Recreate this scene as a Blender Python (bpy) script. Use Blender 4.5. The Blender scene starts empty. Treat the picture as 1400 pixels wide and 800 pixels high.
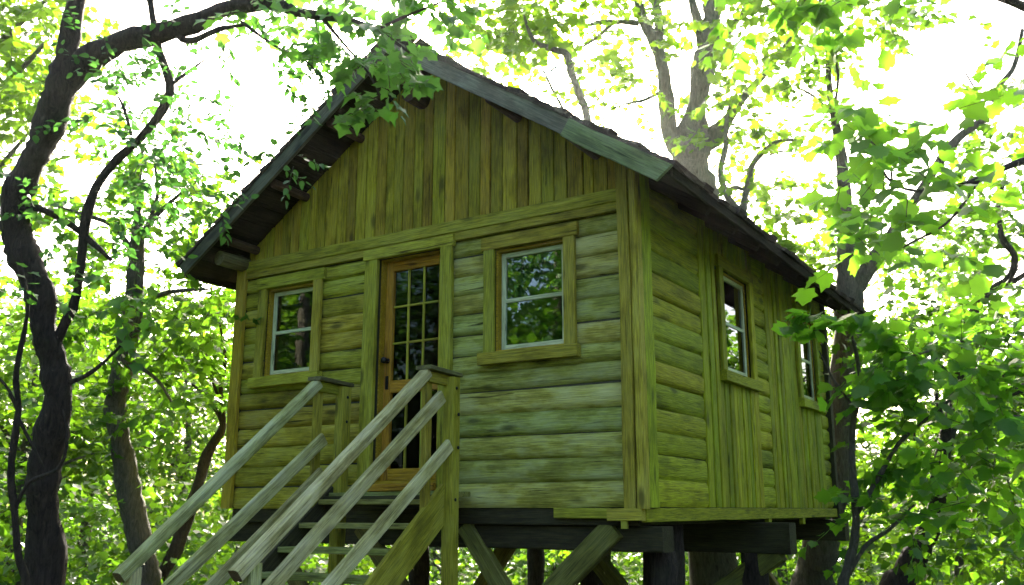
import bpy, math, random
import numpy as np
from mathutils import Matrix, Vector, Quaternion

random.seed(7)
rng = np.random.default_rng(11)
scene = bpy.context.scene
COL = scene.collection

# ------------------------------------------------------------------ camera
CAM = Vector((2.9333, -6.3712, -0.0135))
YAW, PITCH, FPX = 0.5658, 0.2295, 1269.8
cam_data = bpy.data.cameras.new('camera')
cam_data.sensor_fit = 'HORIZONTAL'
cam_data.sensor_width = 36.0
cam_data.lens = FPX / 1400 * 36.0
cam_data.clip_start = 0.05
cam_data.clip_end = 2000
cam = bpy.data.objects.new('camera', cam_data)
COL.objects.link(cam)
cam.location = CAM
cam.rotation_euler = (math.pi / 2 + PITCH, 0, YAW)
scene.camera = cam
cam_data.dof.use_dof = True
cam_data.dof.focus_distance = 8.2
cam_data.dof.aperture_fstop = 2.2

# ------------------------------------------------------------------ sky, sun, exposure
SUN_AZ = math.atan2(-0.482, 0.759)          # from +Y towards +X
SUN_EL = math.radians(25.9)
world = bpy.data.worlds.new('World')
scene.world = world
world.use_nodes = True
wn = world.node_tree
wn.nodes.clear()
sky = wn.nodes.new('ShaderNodeTexSky')
sky.sky_type = 'NISHITA'
sky.sun_disc = False
sky.sun_elevation = SUN_EL
sky.sun_rotation = SUN_AZ
sky.air_density = 0.8
sky.dust_density = 6.0
sky.ozone_density = 1.0
bg = wn.nodes.new('ShaderNodeBackground')
bg.inputs['Strength'].default_value = 0.15
wo = wn.nodes.new('ShaderNodeOutputWorld')
wn.links.new(sky.outputs[0], bg.inputs[0])
wn.links.new(bg.outputs[0], wo.inputs[0])

sun_d = bpy.data.lights.new('sun', 'SUN')
sun_d.energy = 5.0
sun_d.angle = math.radians(0.53)
sun_d.color = (1.0, 0.93, 0.80)
sun = bpy.data.objects.new('sun', sun_d)
COL.objects.link(sun)
S = Vector((math.sin(SUN_AZ) * math.cos(SUN_EL), math.cos(SUN_AZ) * math.cos(SUN_EL), math.sin(SUN_EL)))
sun.location = S * 60
sun.rotation_euler = S.to_track_quat('Z', 'Y').to_euler()

scene.view_settings.view_transform = 'Standard'
scene.view_settings.look = 'None'
scene.view_settings.gamma = 1
scene.view_settings.exposure = 2.55
scene.render.engine = 'CYCLES'
scene.cycles.use_denoising = True
scene.cycles.max_bounces = 8
scene.cycles.diffuse_bounces = 4
scene.cycles.glossy_bounces = 3
scene.cycles.transmission_bounces = 6
scene.cycles.transparent_max_bounces = 8
scene.cycles.caustics_reflective = False
scene.cycles.caustics_refractive = False
scene.cycles.sample_clamp_indirect = 8

# ------------------------------------------------------------------ helpers
def ray(px, py):
    X = (px - 700) / FPX; Y = (400 - py) / FPX
    cp, sp = math.cos(PITCH), math.sin(PITCH)
    fw = cp - Y * sp; u = sp + Y * cp
    c, s = math.cos(-YAW), math.sin(-YAW)
    return Vector((X * c + fw * s, -X * s + fw * c, u))

def P(px, py, d):
    """World point seen at photo pixel (px, py) and standing d metres deep."""
    return CAM + ray(px, py) * d

def terrain(x, y):
    r = max(0.0, y + 0.5)
    z = -1.6 - 1.1 * (1 - math.exp(-r / 6.0)) - 0.02 * r
    z += 0.12 * math.sin(x * 0.45 + 1.3) * math.cos(y * 0.38) + 0.05 * math.sin(x * 1.3) * math.sin(y * 1.1 + 2)
    return z

WORLD = {}
def put(o, M=None, parent=None, label=None, cat=None, group=None, kind=None):
    COL.objects.link(o)
    M = Matrix(M) if M is not None else Matrix.Identity(4)
    WORLD[o] = M
    if parent is not None:
        o.parent = parent
        o.matrix_basis = WORLD[parent].inverted() @ M
    else:
        o.matrix_basis = M
    if label: o['label'] = label
    if cat: o['category'] = cat
    if group: o['group'] = group
    if kind: o['kind'] = kind
    return o

def empty(name, loc, label, cat, group=None):
    o = bpy.data.objects.new(name, None)
    o.empty_display_size = 0.2
    return put(o, Matrix.Translation(loc), None, label, cat, group)

def mesh_obj(name, verts, faces, mat, parent=None, M=None, smooth=False, **k):
    me = bpy.data.meshes.new(name)
    me.from_pydata([tuple(v) for v in verts], [], faces)
    me.materials.append(mat)
    if smooth: me.shade_smooth()
    me.update()
    return put(bpy.data.objects.new(name, me), M, parent, **k)

def frame(p0, xdir, zdir):
    x = Vector(xdir).normalized()
    z = Vector(zdir); z = (z - x * z.dot(x)).normalized()
    y = z.cross(x)
    M = Matrix.Identity(4)
    for i, a in enumerate((x, y, z)):
        M[0][i], M[1][i], M[2][i] = a
    M[0][3], M[1][3], M[2][3] = p0
    return M

def loft(rings, close=True):
    n = len(rings[0]); v = [p for r in rings for p in r]; f = []
    for i in range(len(rings) - 1):
        for j in range(n):
            a = i * n + j; b = i * n + (j + 1) % n
            f.append((a, b, b + n, a + n))
    if close:
        f.append(tuple(range(n - 1, -1, -1)))
        f.append(tuple(range((len(rings) - 1) * n, len(rings) * n)))
    return v, f

def board(name, p0, p1, w, t, zdir, mat, parent, wob=0.002, ch=0.004, seg=0.5, slant0=0.0, slant1=0.0, endmat=None, **k):
    """A sawn board from p0 to p1: local X along it, w across (local Y), t thick (local Z)."""
    p0, p1 = Vector(p0), Vector(p1)
    L = (p1 - p0).length
    n = max(1, int(L / seg)); rings = []
    hy, hz = w / 2, t / 2
    c = min(ch, hy * .4, hz * .4)
    prof = [(-hy + c, -hz), (hy - c, -hz), (hy, -hz + c), (hy, hz - c), (hy - c, hz), (-hy + c, hz), (-hy, hz - c), (-hy, -hz + c)]
    for i in range(n + 1):
        x = L * i / n
        dy, dz = random.uniform(-wob, wob), random.uniform(-wob, wob)
        sl = slant0 if i == 0 else slant1 if i == n else 0
        rings.append([(x + sl * y, y + dy, z + dz) for y, z in prof])
    v, f = loft(rings)
    o = mesh_obj(name, v, f, mat, parent, frame(p0, p1 - p0, zdir), **k)
    if endmat:
        o.data.materials.append(endmat)
        for pl in o.data.polygons[-2:]: pl.material_index = 1
    return o

def log_half(name, p0, p1, h, depth, ndir, mat, parent, seg=0.3, sq=3.2, **k):
    """Half-round siding log: local X along, Y up, Z outwards."""
    p0, p1 = Vector(p0), Vector(p1)
    L = (p1 - p0).length
    n = max(2, int(L / seg)); rings = []
    ph = random.uniform(0, 9); m = 7
    for i in range(n + 1):
        x = L * i / n
        d = depth * (1 + 0.10 * math.sin(x * 2.1 + ph) + random.uniform(-.07, .07))
        dy = 0.004 * math.sin(x * 1.4 + ph * 2) + random.uniform(-.002, .002)
        r = [(x, -h / 2 + .003, -0.02)]
        for j in range(m):
            u = -1 + 2 * j / (m - 1)
            r.append((x, u * (h / 2 - .003) + dy, d * (1 - abs(u) ** sq) ** 0.6 if abs(u) < 1 else 0.0))
        r.append((x, h / 2 - .003, -0.02))
        rings.append(r)
    v, f = loft(rings)
    o = mesh_obj(name, v, f, mat, parent, frame(p0, p1 - p0, ndir), **k)
    o.data.shade_smooth()
    o.data.set_sharp_from_angle(angle=math.radians(50))
    return o

def boxes(name, lst, mat, parent=None, M=None, **k):
    v, f = [], []
    for (x0, y0, z0), (x1, y1, z1) in lst:
        b = len(v)
        v += [(x, y, z) for x in (x0, x1) for y in (y0, y1) for z in (z0, z1)]
        f += [tuple(b + i for i in q) for q in ((0, 1, 3, 2), (4, 6, 7, 5), (0, 4, 5, 1), (2, 3, 7, 6), (0, 2, 6, 4), (1, 5, 7, 3))]
    return mesh_obj(name, v, f, mat, parent, M, **k)

def catmull(pts, per=6):
    pts = [np.array(p, float) for p in pts]
    Q = [2 * pts[0] - pts[1]] + pts + [2 * pts[-1] - pts[-2]]
    out = []
    for i in range(1, len(Q) - 2):
        a, b, c, d = Q[i - 1:i + 3]
        for t in np.linspace(0, 1, per, endpoint=False):
            out.append(.5 * (2 * b + (c - a) * t + (2 * a - 5 * b + 4 * c - d) * t * t + (-a + 3 * b - 3 * c + d) * t ** 3))
    out.append(pts[-1])
    return out

def tube(name, pts, mat, parent, sides=10, per=6, rough=0.06, root=None, **k):
    """pts: (x, y, z, radius). A bark-lumpy tapering limb."""
    C = catmull(pts, per)
    rings = []; up = Vector((0.3, 1, 0.1)).normalized()
    for i, c in enumerate(C):
        a = Vector(C[max(0, i - 1)][:3]); b = Vector(C[min(len(C) - 1, i + 1)][:3])
        t = (b - a).normalized()
        u = (up - t * up.dot(t)).normalized(); w = t.cross(u); up = u
        r = max(.002, c[3]) * (1 + .06 * math.sin(i * .8 + c[0] * 3) + random.uniform(-.05, .05))
        c = np.array(c); c[:3] += np.array([random.uniform(-1, 1) for _ in range(3)]) * r * .06
        ring = []
        for j in range(sides):
            an = 2 * math.pi * j / sides
            rr = r * (1 + random.uniform(-rough, rough) + rough * math.sin(an * 2 + i * .5))
            ring.append(Vector(c[:3]) + (u * math.cos(an) + w * math.sin(an)) * rr)
        rings.append(ring)
    v, f = loft(rings)
    o = Vector(WORLD[parent].translation) if parent is not None else Vector((0, 0, 0))
    return mesh_obj(name, [p - o for p in v], f, mat, parent, Matrix.Translation(o), smooth=True, **k)

# ------------------------------------------------------------------ materials
def new_mat(name):
    m = bpy.data.materials.new(name); m.use_nodes = True
    nt = m.node_tree; nt.nodes.clear()
    return m, nt, nt.nodes, nt.links

def N(ns, t, **k):
    n = ns.new(t)
    for a, b in k.items(): setattr(n, a, b)
    return n

def math_node(ns, ls, op, a, b=None, clamp=False):
    n = ns.new('ShaderNodeMath'); n.operation = op; n.use_clamp = clamp
    for i, x in enumerate((a, b)):
        if x is None: continue
        if isinstance(x, (int, float)): n.inputs[i].default_value = x
        else: ls.new(x, n.inputs[i])
    return n.outputs[0]

def mix_col(ns, ls, fac, a, b, blend='MIX'):
    n = ns.new('ShaderNodeMix'); n.data_type = 'RGBA'; n.blend_type = blend
    if isinstance(fac, (int, float)): n.inputs[0].default_value = fac
    else: ls.new(fac, n.inputs[0])
    for i, x in ((6, a), (7, b)):
        if isinstance(x, tuple): n.inputs[i].default_value = (*x, 1)
        else: ls.new(x, n.inputs[i])
    return n.outputs[2]

def ramp(ns, ls, src, stops):
    n = ns.new('ShaderNodeValToRGB'); e = n.color_ramp.elements
    while len(e) < len(stops): e.new(0.5)
    for el, (p, c) in zip(e, stops):
        el.position = p; el.color = (*c, 1) if isinstance(c, tuple) else (c, c, c, 1)
    ls.new(src, n.inputs[0])
    return n.outputs[0]

def noise(ns, ls, vec, scale, detail=4, rough=.6, dist=0):
    n = ns.new('ShaderNodeTexNoise')
    n.inputs['Scale'].default_value = scale; n.inputs['Detail'].default_value = detail
    n.inputs['Roughness'].default_value = rough; n.inputs['Distortion'].default_value = dist
    ls.new(vec, n.inputs['Vector'])
    return n.outputs[0]

def wood(name, base, pale, dark, var=.35, knots=True, grey=0.35, rough=.72, bump=.7, greycol=(.26, .32, .2), spec=.25):
    """Weathered timber: grain runs along each piece's own X axis."""
    m, nt, ns, ls = new_mat(name)
    tc = N(ns, 'ShaderNodeTexCoord'); oi = N(ns, 'ShaderNodeObjectInfo')
    comb = N(ns, 'ShaderNodeCombineXYZ')
    off = math_node(ns, ls, 'MULTIPLY', oi.outputs['Random'], 37.0)
    for i in range(3): ls.new(off, comb.inputs[i])
    add = N(ns, 'ShaderNodeVectorMath', operation='ADD')
    ls.new(tc.outputs['Object'], add.inputs[0]); ls.new(comb.outputs[0], add.inputs[1])
    def mp(s):
        k = N(ns, 'ShaderNodeMapping'); k.inputs['Scale'].default_value = s
        ls.new(add.outputs[0], k.inputs[0]); return k.outputs[0]
    g1 = noise(ns, ls, mp((1.2, 26, 26)), 2.2, 6, .65, .6)
    g2 = noise(ns, ls, mp((3.5, 90, 90)), 1.6, 3, .6, .2)
    blot = noise(ns, ls, mp((1, 2.2, 2.2)), 2.4, 5, .62)
    crack = noise(ns, ls, mp((.7, 22, 22)), 1.9, 5, .7, 1.0)
    col = mix_col(ns, ls, ramp(ns, ls, g1, [(.3, 0), (.7, 1.0)]), base, pale)
    fine = ramp(ns, ls, g2, [(.35, .48), (.62, 1.15)])
    col = mix_col(ns, ls, 1.0, col, fine, 'MULTIPLY')
    gry = ramp(ns, ls, blot, [(.45, 0), (.72, grey)])
    col = mix_col(ns, ls, gry, col, greycol)
    drk = ramp(ns, ls, blot, [(.28, .75), (.5, 0)])
    col = mix_col(ns, ls, drk, col, dark)
    ck = ramp(ns, ls, crack, [(.31, 1.0), (.40, 0)])
    col = mix_col(ns, ls, ck, col, tuple(c * .35 for c in dark))
    if knots:
        vo = N(ns, 'ShaderNodeTexVoronoi'); vo.inputs['Scale'].default_value = 1.0
        ls.new(mp((1.9, 5.5, 5.5)), vo.inputs['Vector'])
        kn = ramp(ns, ls, vo.outputs['Distance'], [(.08, 1.0), (.20, 0)])
        sel = N(ns, 'ShaderNodeSeparateColor'); ls.new(vo.outputs['Color'], sel.inputs[0])
        kf = math_node(ns, ls, 'MULTIPLY', math_node(ns, ls, 'MULTIPLY', kn, .75), math_node(ns, ls, 'GREATER_THAN', sel.outputs[0], .4))
        col = mix_col(ns, ls, kf, col, tuple(c * .45 for c in dark))
    v = math_node(ns, ls, 'ADD', math_node(ns, ls, 'MULTIPLY', oi.outputs['Random'], var), 1 - var / 2)
    hs = N(ns, 'ShaderNodeHueSaturation')
    hu = math_node(ns, ls, 'FRACT', math_node(ns, ls, 'MULTIPLY', oi.outputs['Random'], 13.7))
    ls.new(math_node(ns, ls, 'ADD', math_node(ns, ls, 'MULTIPLY', hu, -.045), .515), hs.inputs['Hue'])
    ls.new(col, hs.inputs['Color']); ls.new(v, hs.inputs['Value'])
    b = N(ns, 'ShaderNodeBsdfPrincipled'); ls.new(hs.outputs[0], b.inputs['Base Color'])
    b.inputs['Roughness'].default_value = rough
    b.inputs['Specular IOR Level'].default_value = spec
    hgt = math_node(ns, ls, 'SUBTRACT', math_node(ns, ls, 'ADD', g1, math_node(ns, ls, 'MULTIPLY', g2, .5)), math_node(ns, ls, 'MULTIPLY', ck, .8))
    bp = N(ns, 'ShaderNodeBump'); bp.inputs['Strength'].default_value = bump; bp.inputs['Distance'].default_value = .012
    ls.new(hgt, bp.inputs['Height']); ls.new(bp.outputs[0], b.inputs['Normal'])
    o = N(ns, 'ShaderNodeOutputMaterial'); ls.new(b.outputs[0], o.inputs[0])
    return m

M_LOG = wood('log_siding', (.27, .265, .010), (.43, .42, .035), (.075, .072, .005), var=.45, grey=.35, greycol=(.40, .43, .14))
M_LOG_GREY = wood('veil_grey_log', (.24, .26, .022), (.40, .43, .09), (.085, .09, .010), var=.32, grey=.7, greycol=(.42, .47, .22))  # greyer right-hand logs: pale flare veil put into the wood colour
M_SIDE = wood('side_siding', (.235, .265, .004), (.345, .385, .011), (.07, .08, .003), var=.45, grey=.2, greycol=(.32, .38, .05))
M_GABLE = wood('gable_board', (.27, .235, .006), (.41, .365, .018), (.085, .07, .004), var=.5, grey=.25, greycol=(.32, .35, .08))
M_TRIM = wood('trim_board', (.28, .275, .012), (.42, .41, .035), (.10, .095, .007), var=.3, grey=.25, greycol=(.36, .41, .11))
M_DOOR = wood('door_wood', (.35, .235, .008), (.46, .32, .016), (.15, .095, .005), var=.15, knots=False, grey=.06, rough=.5)
M_RAIL = wood('rail_wood', (.335, .335, .085), (.54, .55, .23), (.11, .095, .02), var=.25, grey=.5, bump=.6, greycol=(.60, .60, .40))
M_END = wood('end_grain', (.10, .075, .03), (.16, .12, .05), (.04, .03, .012), var=.1, knots=False, grey=.05)
M_TREAD = wood('tread_wood', (.18, .195, .035), (.30, .33, .08), (.06, .06, .012), var=.2, grey=.3)
M_CAP = wood('cap_wood', (.10, .095, .03), (.17, .165, .06), (.04, .035, .012), var=.2, grey=.15)
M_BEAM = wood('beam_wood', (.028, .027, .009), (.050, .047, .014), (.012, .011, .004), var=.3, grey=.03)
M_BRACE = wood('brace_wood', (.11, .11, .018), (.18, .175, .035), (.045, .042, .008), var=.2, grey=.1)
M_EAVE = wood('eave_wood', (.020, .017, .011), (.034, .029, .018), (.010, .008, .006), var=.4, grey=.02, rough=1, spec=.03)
M_BARGE = wood('barge_wood', (.10, .11, .07), (.16, .175, .115), (.04, .042, .025), var=.1, grey=.3)
M_BARGE_L = wood('dark_barge', (.045, .048, .028), (.085, .09, .05), (.02, .02, .012), var=.1, grey=.2)
M_MOSS = wood('mossy_barge', (.10, .15, .045), (.16, .23, .08), (.04, .055, .02), var=.1, grey=.3)
M_PURLIN = wood('purlin_wood', (.055, .034, .016), (.09, .055, .028), (.025, .015, .008), var=.3, grey=.03)
M_SASH = wood('sash_paint', (.46, .52, .28), (.58, .64, .38), (.28, .31, .14), var=.1, knots=False, grey=.2, rough=.45, bump=.12, greycol=(.52, .6, .42))

def plain(name, col, rough=.8, metal=0):
    m, nt, ns, ls = new_mat(name)
    tc = N(ns, 'ShaderNodeTexCoord')
    n = noise(ns, ls, tc.outputs['Object'], 9, 4)
    c = mix_col(ns, ls, n, tuple(x * .7 for x in col), tuple(min(1, x * 1.25) for x in col))
    b = N(ns, 'ShaderNodeBsdfPrincipled'); ls.new(c, b.inputs['Base Color'])
    b.inputs['Roughness'].default_value = rough; b.inputs['Metallic'].default_value = metal
    o = N(ns, 'ShaderNodeOutputMaterial'); ls.new(b.outputs[0], o.inputs[0])
    return m
M_INNER = plain('inner_boarding', (.10, .085, .05))
M_SHEATH = plain('dark_sheathing', (.045, .045, .02))
M_IRON = plain('black_iron', (.02, .02, .02), .4, .7)
M_CURTAIN = plain('curtain_cloth', (.42, .48, .34), .9)
M_SHINGLE = wood('shingle', (.055, .042, .032), (.10, .08, .062), (.02, .017, .012), var=.6, knots=False, grey=.05, rough=1, spec=.03)

def glass_mat(name, tint, base_reflect, mul=1.6):
    m, nt, ns, ls = new_mat(name)
    fr = N(ns, 'ShaderNodeFresnel'); fr.inputs['IOR'].default_value = 1.52
    k = math_node(ns, ls, 'ADD', math_node(ns, ls, 'MULTIPLY', fr.outputs[0], mul), base_reflect, True)
    tr = N(ns, 'ShaderNodeBsdfTransparent'); tr.inputs[0].default_value = (*tint, 1)
    gl = N(ns, 'ShaderNodeBsdfGlossy'); gl.inputs['Roughness'].default_value = .012
    tc = N(ns, 'ShaderNodeTexCoord')
    bp = N(ns, 'ShaderNodeBump'); bp.inputs['Strength'].default_value = .04; bp.inputs['Distance'].default_value = .01
    ls.new(noise(ns, ls, tc.outputs['Object'], 3.0, 2), bp.inputs['Height']); ls.new(bp.outputs[0], gl.inputs['Normal'])
    mx = N(ns, 'ShaderNodeMixShader'); ls.new(k, mx.inputs[0]); ls.new(tr.outputs[0], mx.inputs[1]); ls.new(gl.outputs[0], mx.inputs[2])
    o = N(ns, 'ShaderNodeOutputMaterial'); ls.new(mx.outputs[0], o.inputs[0])
    return m
M_GLASS = glass_mat('window_glass', (.62, .74, .66), .07, 1.4)
M_DGLASS = glass_mat('door_glass', (.30, .38, .33), .0, .35)

def bark(name, base, pale, moss=.15):
    m, nt, ns, ls = new_mat(name)
    geo = N(ns, 'ShaderNodeNewGeometry')
    mp = N(ns, 'ShaderNodeMapping'); mp.inputs['Scale'].default_value = (1, 1, .22)
    ls.new(geo.outputs['Position'], mp.inputs[0])
    a = noise(ns, ls, mp.outputs[0], 34, 8, .72, .8)
    b_ = noise(ns, ls, geo.outputs['Position'], 2.5, 4)
    c = mix_col(ns, ls, ramp(ns, ls, a, [(.35, 0), (.68, 1.0)]), base, pale)
    c = mix_col(ns, ls, ramp(ns, ls, b_, [(.55, 0), (.75, moss)]), c, (.07, .10, .03))
    b = N(ns, 'ShaderNodeBsdfPrincipled'); ls.new(c, b.inputs['Base Color']); b.inputs['Roughness'].default_value = .85
    b.inputs['Specular IOR Level'].default_value = .2
    bp = N(ns, 'ShaderNodeBump'); bp.inputs['Strength'].default_value = 1.0; bp.inputs['Distance'].default_value = .05
    ls.new(a, bp.inputs['Height']); ls.new(bp.outputs[0], b.inputs['Normal'])
    o = N(ns, 'ShaderNodeOutputMaterial'); ls.new(b.outputs[0], o.inputs[0])
    return m
M_BARK = bark('dark_bark', (.014, .011, .009), (.065, .050, .038))
M_BARK3 = bark('pale_bark', (.07, .07, .045), (.20, .20, .135), .5)
M_BARK2 = bark('grey_bark', (.05, .045, .032), (.15, .14, .105), .4)
M_TWIG = bark('twig_bark', (.035, .03, .02), (.08, .07, .045))

def leaf_mat(name, dark, lite, trans, k=.5, gloss=.35):
    m, nt, ns, ls = new_mat(name)
    at = N(ns, 'ShaderNodeAttribute', attribute_name='tint')
    oi = N(ns, 'ShaderNodeObjectInfo')
    f = math_node(ns, ls, 'FRACT', math_node(ns, ls, 'ADD', at.outputs['Fac'], oi.outputs['Random']))
    c = mix_col(ns, ls, f, dark, lite)
    t = mix_col(ns, ls, f, tuple(x * .75 for x in trans), tuple(x * 1.2 for x in trans))
    b = N(ns, 'ShaderNodeBsdfPrincipled'); ls.new(c, b.inputs['Base Color'])
    b.inputs['Roughness'].default_value = .42; b.inputs['Specular IOR Level'].default_value = gloss
    tl = N(ns, 'ShaderNodeBsdfTranslucent'); ls.new(t, tl.inputs[0])
    mx = N(ns, 'ShaderNodeMixShader'); mx.inputs[0].default_value = k
    ls.new(b.outputs[0], mx.inputs[1]); ls.new(tl.outputs[0], mx.inputs[2])
    o = N(ns, 'ShaderNodeOutputMaterial'); ls.new(mx.outputs[0], o.inputs[0])
    return m
M_LEAF = leaf_mat('maple_leaf', (.022, .080, .007), (.050, .130, .010), (.15, .34, .012), .48)
M_LEAF_D = leaf_mat('shade_leaf', (.022, .080, .014), (.048, .125, .022), (.13, .36, .03), .46)
M_LEAF_S = leaf_mat('small_leaf', (.016, .065, .016), (.035, .105, .024), (.08, .25, .03), .4)
M_LEAF_N = leaf_mat('broad_leaf', (.040, .13, .012), (.075, .19, .02), (.22, .52, .02), .55)
M_LEAF_B = leaf_mat('bright_leaf', (.036, .100, .007), (.062, .145, .010), (.215, .42, .012), .5)

# ------------------------------------------------------------------ leaves
LEAF = {}
def _leaf(out, c, fold=.16, droop=.18):
    v = [(0, c, 0)] + out
    v = [(x, y, fold * abs(x) - droop * y * y) for x, y, *_ in v]
    n = len(out)
    return np.array(v, float), np.array([(0, 1 + i, 1 + (i + 1) % n) for i in range(n)], int)
_h = [(.10, -.06), (.36, -.02), (.37, .17), (.60, .40), (.36, .50), (.36, .72), (.19, .74)]
LEAF['maple'] = _leaf([(0, 0)] + _h + [(0, 1.0)] + [(-x, y) for x, y in _h[::-1]], .4)
_h = [(.40, .08), (.32, .32), (.48, .58), (.22, .66)]
LEAF['lobed'] = _leaf([(0, 0)] + _h + [(0, 1.0)] + [(-x, y) for x, y in _h[::-1]], .4)
_h = [(.22, .15), (.30, .45), (.16, .8)]
LEAF['ovate'] = _leaf([(0, 0)] + _h + [(0, 1.0)] + [(-x, y) for x, y in _h[::-1]], .4)
LEAF['far'] = (np.array([(0, 0, 0), (.42, .42, .07), (0, 1, -.12), (-.42, .42, .07)]), np.array([(0, 1, 2), (0, 2, 3)]))

CR = Vector((math.cos(YAW), math.sin(YAW), 0)); CF = Vector((-math.sin(YAW), math.cos(YAW), 0))
def unit(a): return a / np.maximum(1e-9, np.linalg.norm(a, axis=-1, keepdims=True))

def spray(center, radii, nleaf, size, per=9, flat=.55, shell=2.2, droop=.12, tw=1.0):
    """Leaves set along twigs spread through an ellipsoid. Returns pos, x/y/z axes, size, twig segments."""
    nt = max(1, nleaf // per)
    d = unit(rng.normal(size=(nt, 3))); r = rng.random(nt) ** (1 / shell)
    R = np.array(radii)
    A = np.array([CR, CF, (0, 0, 1)])
    start = np.array(center) + (d * r[:, None] * R) @ A
    tdir = unit((d * np.array([1, 1, .45])) @ A + rng.normal(size=(nt, 3)) * .55 + np.array([0, 0, -droop]))
    L = size * rng.uniform(2.6, 5.5, nt) * tw
    t = (np.arange(per) + .6) / per
    pos = start[:, None] + tdir[:, None] * (L[:, None] * t)[..., None]
    side = unit(np.cross(tdir, np.array([0, 0, 1.0])) + 1e-6)
    sg = np.where(np.arange(per) % 2 == 0, 1, -1)
    y = unit(tdir[:, None] * .7 + side[:, None] * sg[None, :, None] + rng.normal(size=(nt, per, 3)) * .35 + np.array([0, 0, -.25]))
    pos = pos + y * size * .15
    z = unit(np.array([0, 0, 1.0]) + rng.normal(size=(nt, per, 3)) * flat)
    x = unit(np.cross(y, z)); z = np.cross(x, y)
    s = size * rng.uniform(.6, 1.25, (nt, per))
    return [a.reshape(-1, 3) for a in (pos, x, y, z)] + [s.reshape(-1), start, start + tdir * L[:, None]]

def cat(parts):
    return [np.concatenate([p[i] for p in parts]) for i in range(7)]

def leaf_mesh(name, L, kind, mat, parent, origin, objkind=None, **k):
    pos, x, y, z, s = L[:5]
    tv, tf = LEAF[kind]
    n, m = len(pos), len(tv)
    V = (pos[:, None] + (x[:, None] * tv[None, :, 0, None] + y[:, None] * tv[None, :, 1, None] + z[:, None] * tv[None, :, 2, None] * rng.uniform(-.4, 2.4, n)[:, None, None]) * s[:, None, None]).reshape(-1, 3) - np.array(origin)
    F = (tf[None] + (np.arange(n) * m)[:, None, None]).reshape(-1)
    me = bpy.data.meshes.new(name)
    me.vertices.add(len(V)); me.vertices.foreach_set('co', V.astype(np.float32).ravel())
    me.loops.add(len(F)); me.loops.foreach_set('vertex_index', F.astype(np.int32))
    nf = len(F) // 3
    me.polygons.add(nf); me.polygons.foreach_set('loop_start', np.arange(0, nf * 3, 3, dtype=np.int32))
    at = me.attributes.new('tint', 'FLOAT', 'POINT')
    at.data.foreach_set('value', np.repeat(rng.random(n), m).astype(np.float32))
    me.materials.append(mat)
    if kind != 'far': me.polygons.foreach_set('use_smooth', np.ones(nf, bool))
    me.update(calc_edges=True)
    return put(bpy.data.objects.new(name, me), Matrix.Translation(origin), parent, kind=objkind, **k)

def twig_mesh(name, A, B, r, mat, parent, origin):
    n = len(A)
    d = unit(B - A); u = unit(np.cross(d, np.array([.3, .2, 1.0]))); w = np.cross(d, u)
    V = []
    for j in range(3):
        an = 2 * math.pi * j / 3
        V.append(A + (u * math.cos(an) + w * math.sin(an)) * r)
    V.append(B)
    V = np.stack(V, 1).reshape(-1, 3) - np.array(origin)
    T = np.array([(0, 1, 3), (1, 2, 3), (2, 0, 3)])
    F = (T[None] + (np.arange(n) * 4)[:, None, None]).reshape(-1, 3)
    me = bpy.data.meshes.new(name); me.from_pydata(V.tolist(), [], F.tolist()); me.materials.append(mat)
    return put(bpy.data.objects.new(name, me), Matrix.Translation(origin), parent, kind='stuff')

_protos = {}
def leaf_objects(L, kind, mat, parent, maxn=300):
    """The largest-showing leaves as parts of their own, sharing one mesh; returns the index of the rest."""
    pos, x, y, z, s = L[:5]
    rel = pos - np.array(CAM); fwd = np.array(ray(700, 400)); fwd = fwd / np.linalg.norm(fwd)
    dep = rel @ fwd
    right = np.array(CR); up = np.cross(right, fwd)
    sx, sy = rel @ right / dep * FPX, rel @ up / dep * FPX
    inv = (dep > 1) & (abs(sx) < 720) & (abs(sy) < 420)
    big = np.where(inv, s / dep, 0)
    idx = np.argsort(-big)[:maxn]
    idx = idx[big[idx] > 0]
    key = (kind, mat.name)
    if key not in _protos:
        _protos[key] = []
        for q in range(7):
            tv, tf = LEAF[kind]; tv = tv.copy()
            tv[:, 2] = tv[:, 2] * random.uniform(-.3, 2.6) + random.uniform(-.25, .25) * tv[:, 0] * tv[:, 1]
            tv[:, 0] = tv[:, 0] * random.uniform(.82, 1.15) + random.uniform(-.12, .12) * tv[:, 1] ** 2
            tv[1:, :2] += np.array([[random.uniform(-.035, .035) for _ in range(2)] for _ in range(len(tv) - 1)])
            me = bpy.data.meshes.new('leaf'); me.from_pydata(tv.tolist(), [], tf.tolist()); me.materials.append(mat); me.shade_smooth()
            _protos[key].append(me)
    Wi = WORLD[parent].inverted()
    for i in idx:
        o = bpy.data.objects.new('leaf', random.choice(_protos[key]))
        M = Matrix.Identity(4)
        for c, a in enumerate((x[i], y[i], z[i])):
            for r_ in range(3): M[r_][c] = a[r_] * s[i]
        for r_ in range(3): M[r_][3] = pos[i][r_]
        COL.objects.link(o); o.parent = parent; o.matrix_basis = Wi @ M
    rest = np.ones(len(pos), bool); rest[idx] = False
    return rest

def blob(px, py, d, rx, ry, rd, n, size, **k):
    return spray(P(px, py, d), (rx * d / FPX, rd, ry * d / FPX), n, size, **k)

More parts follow.
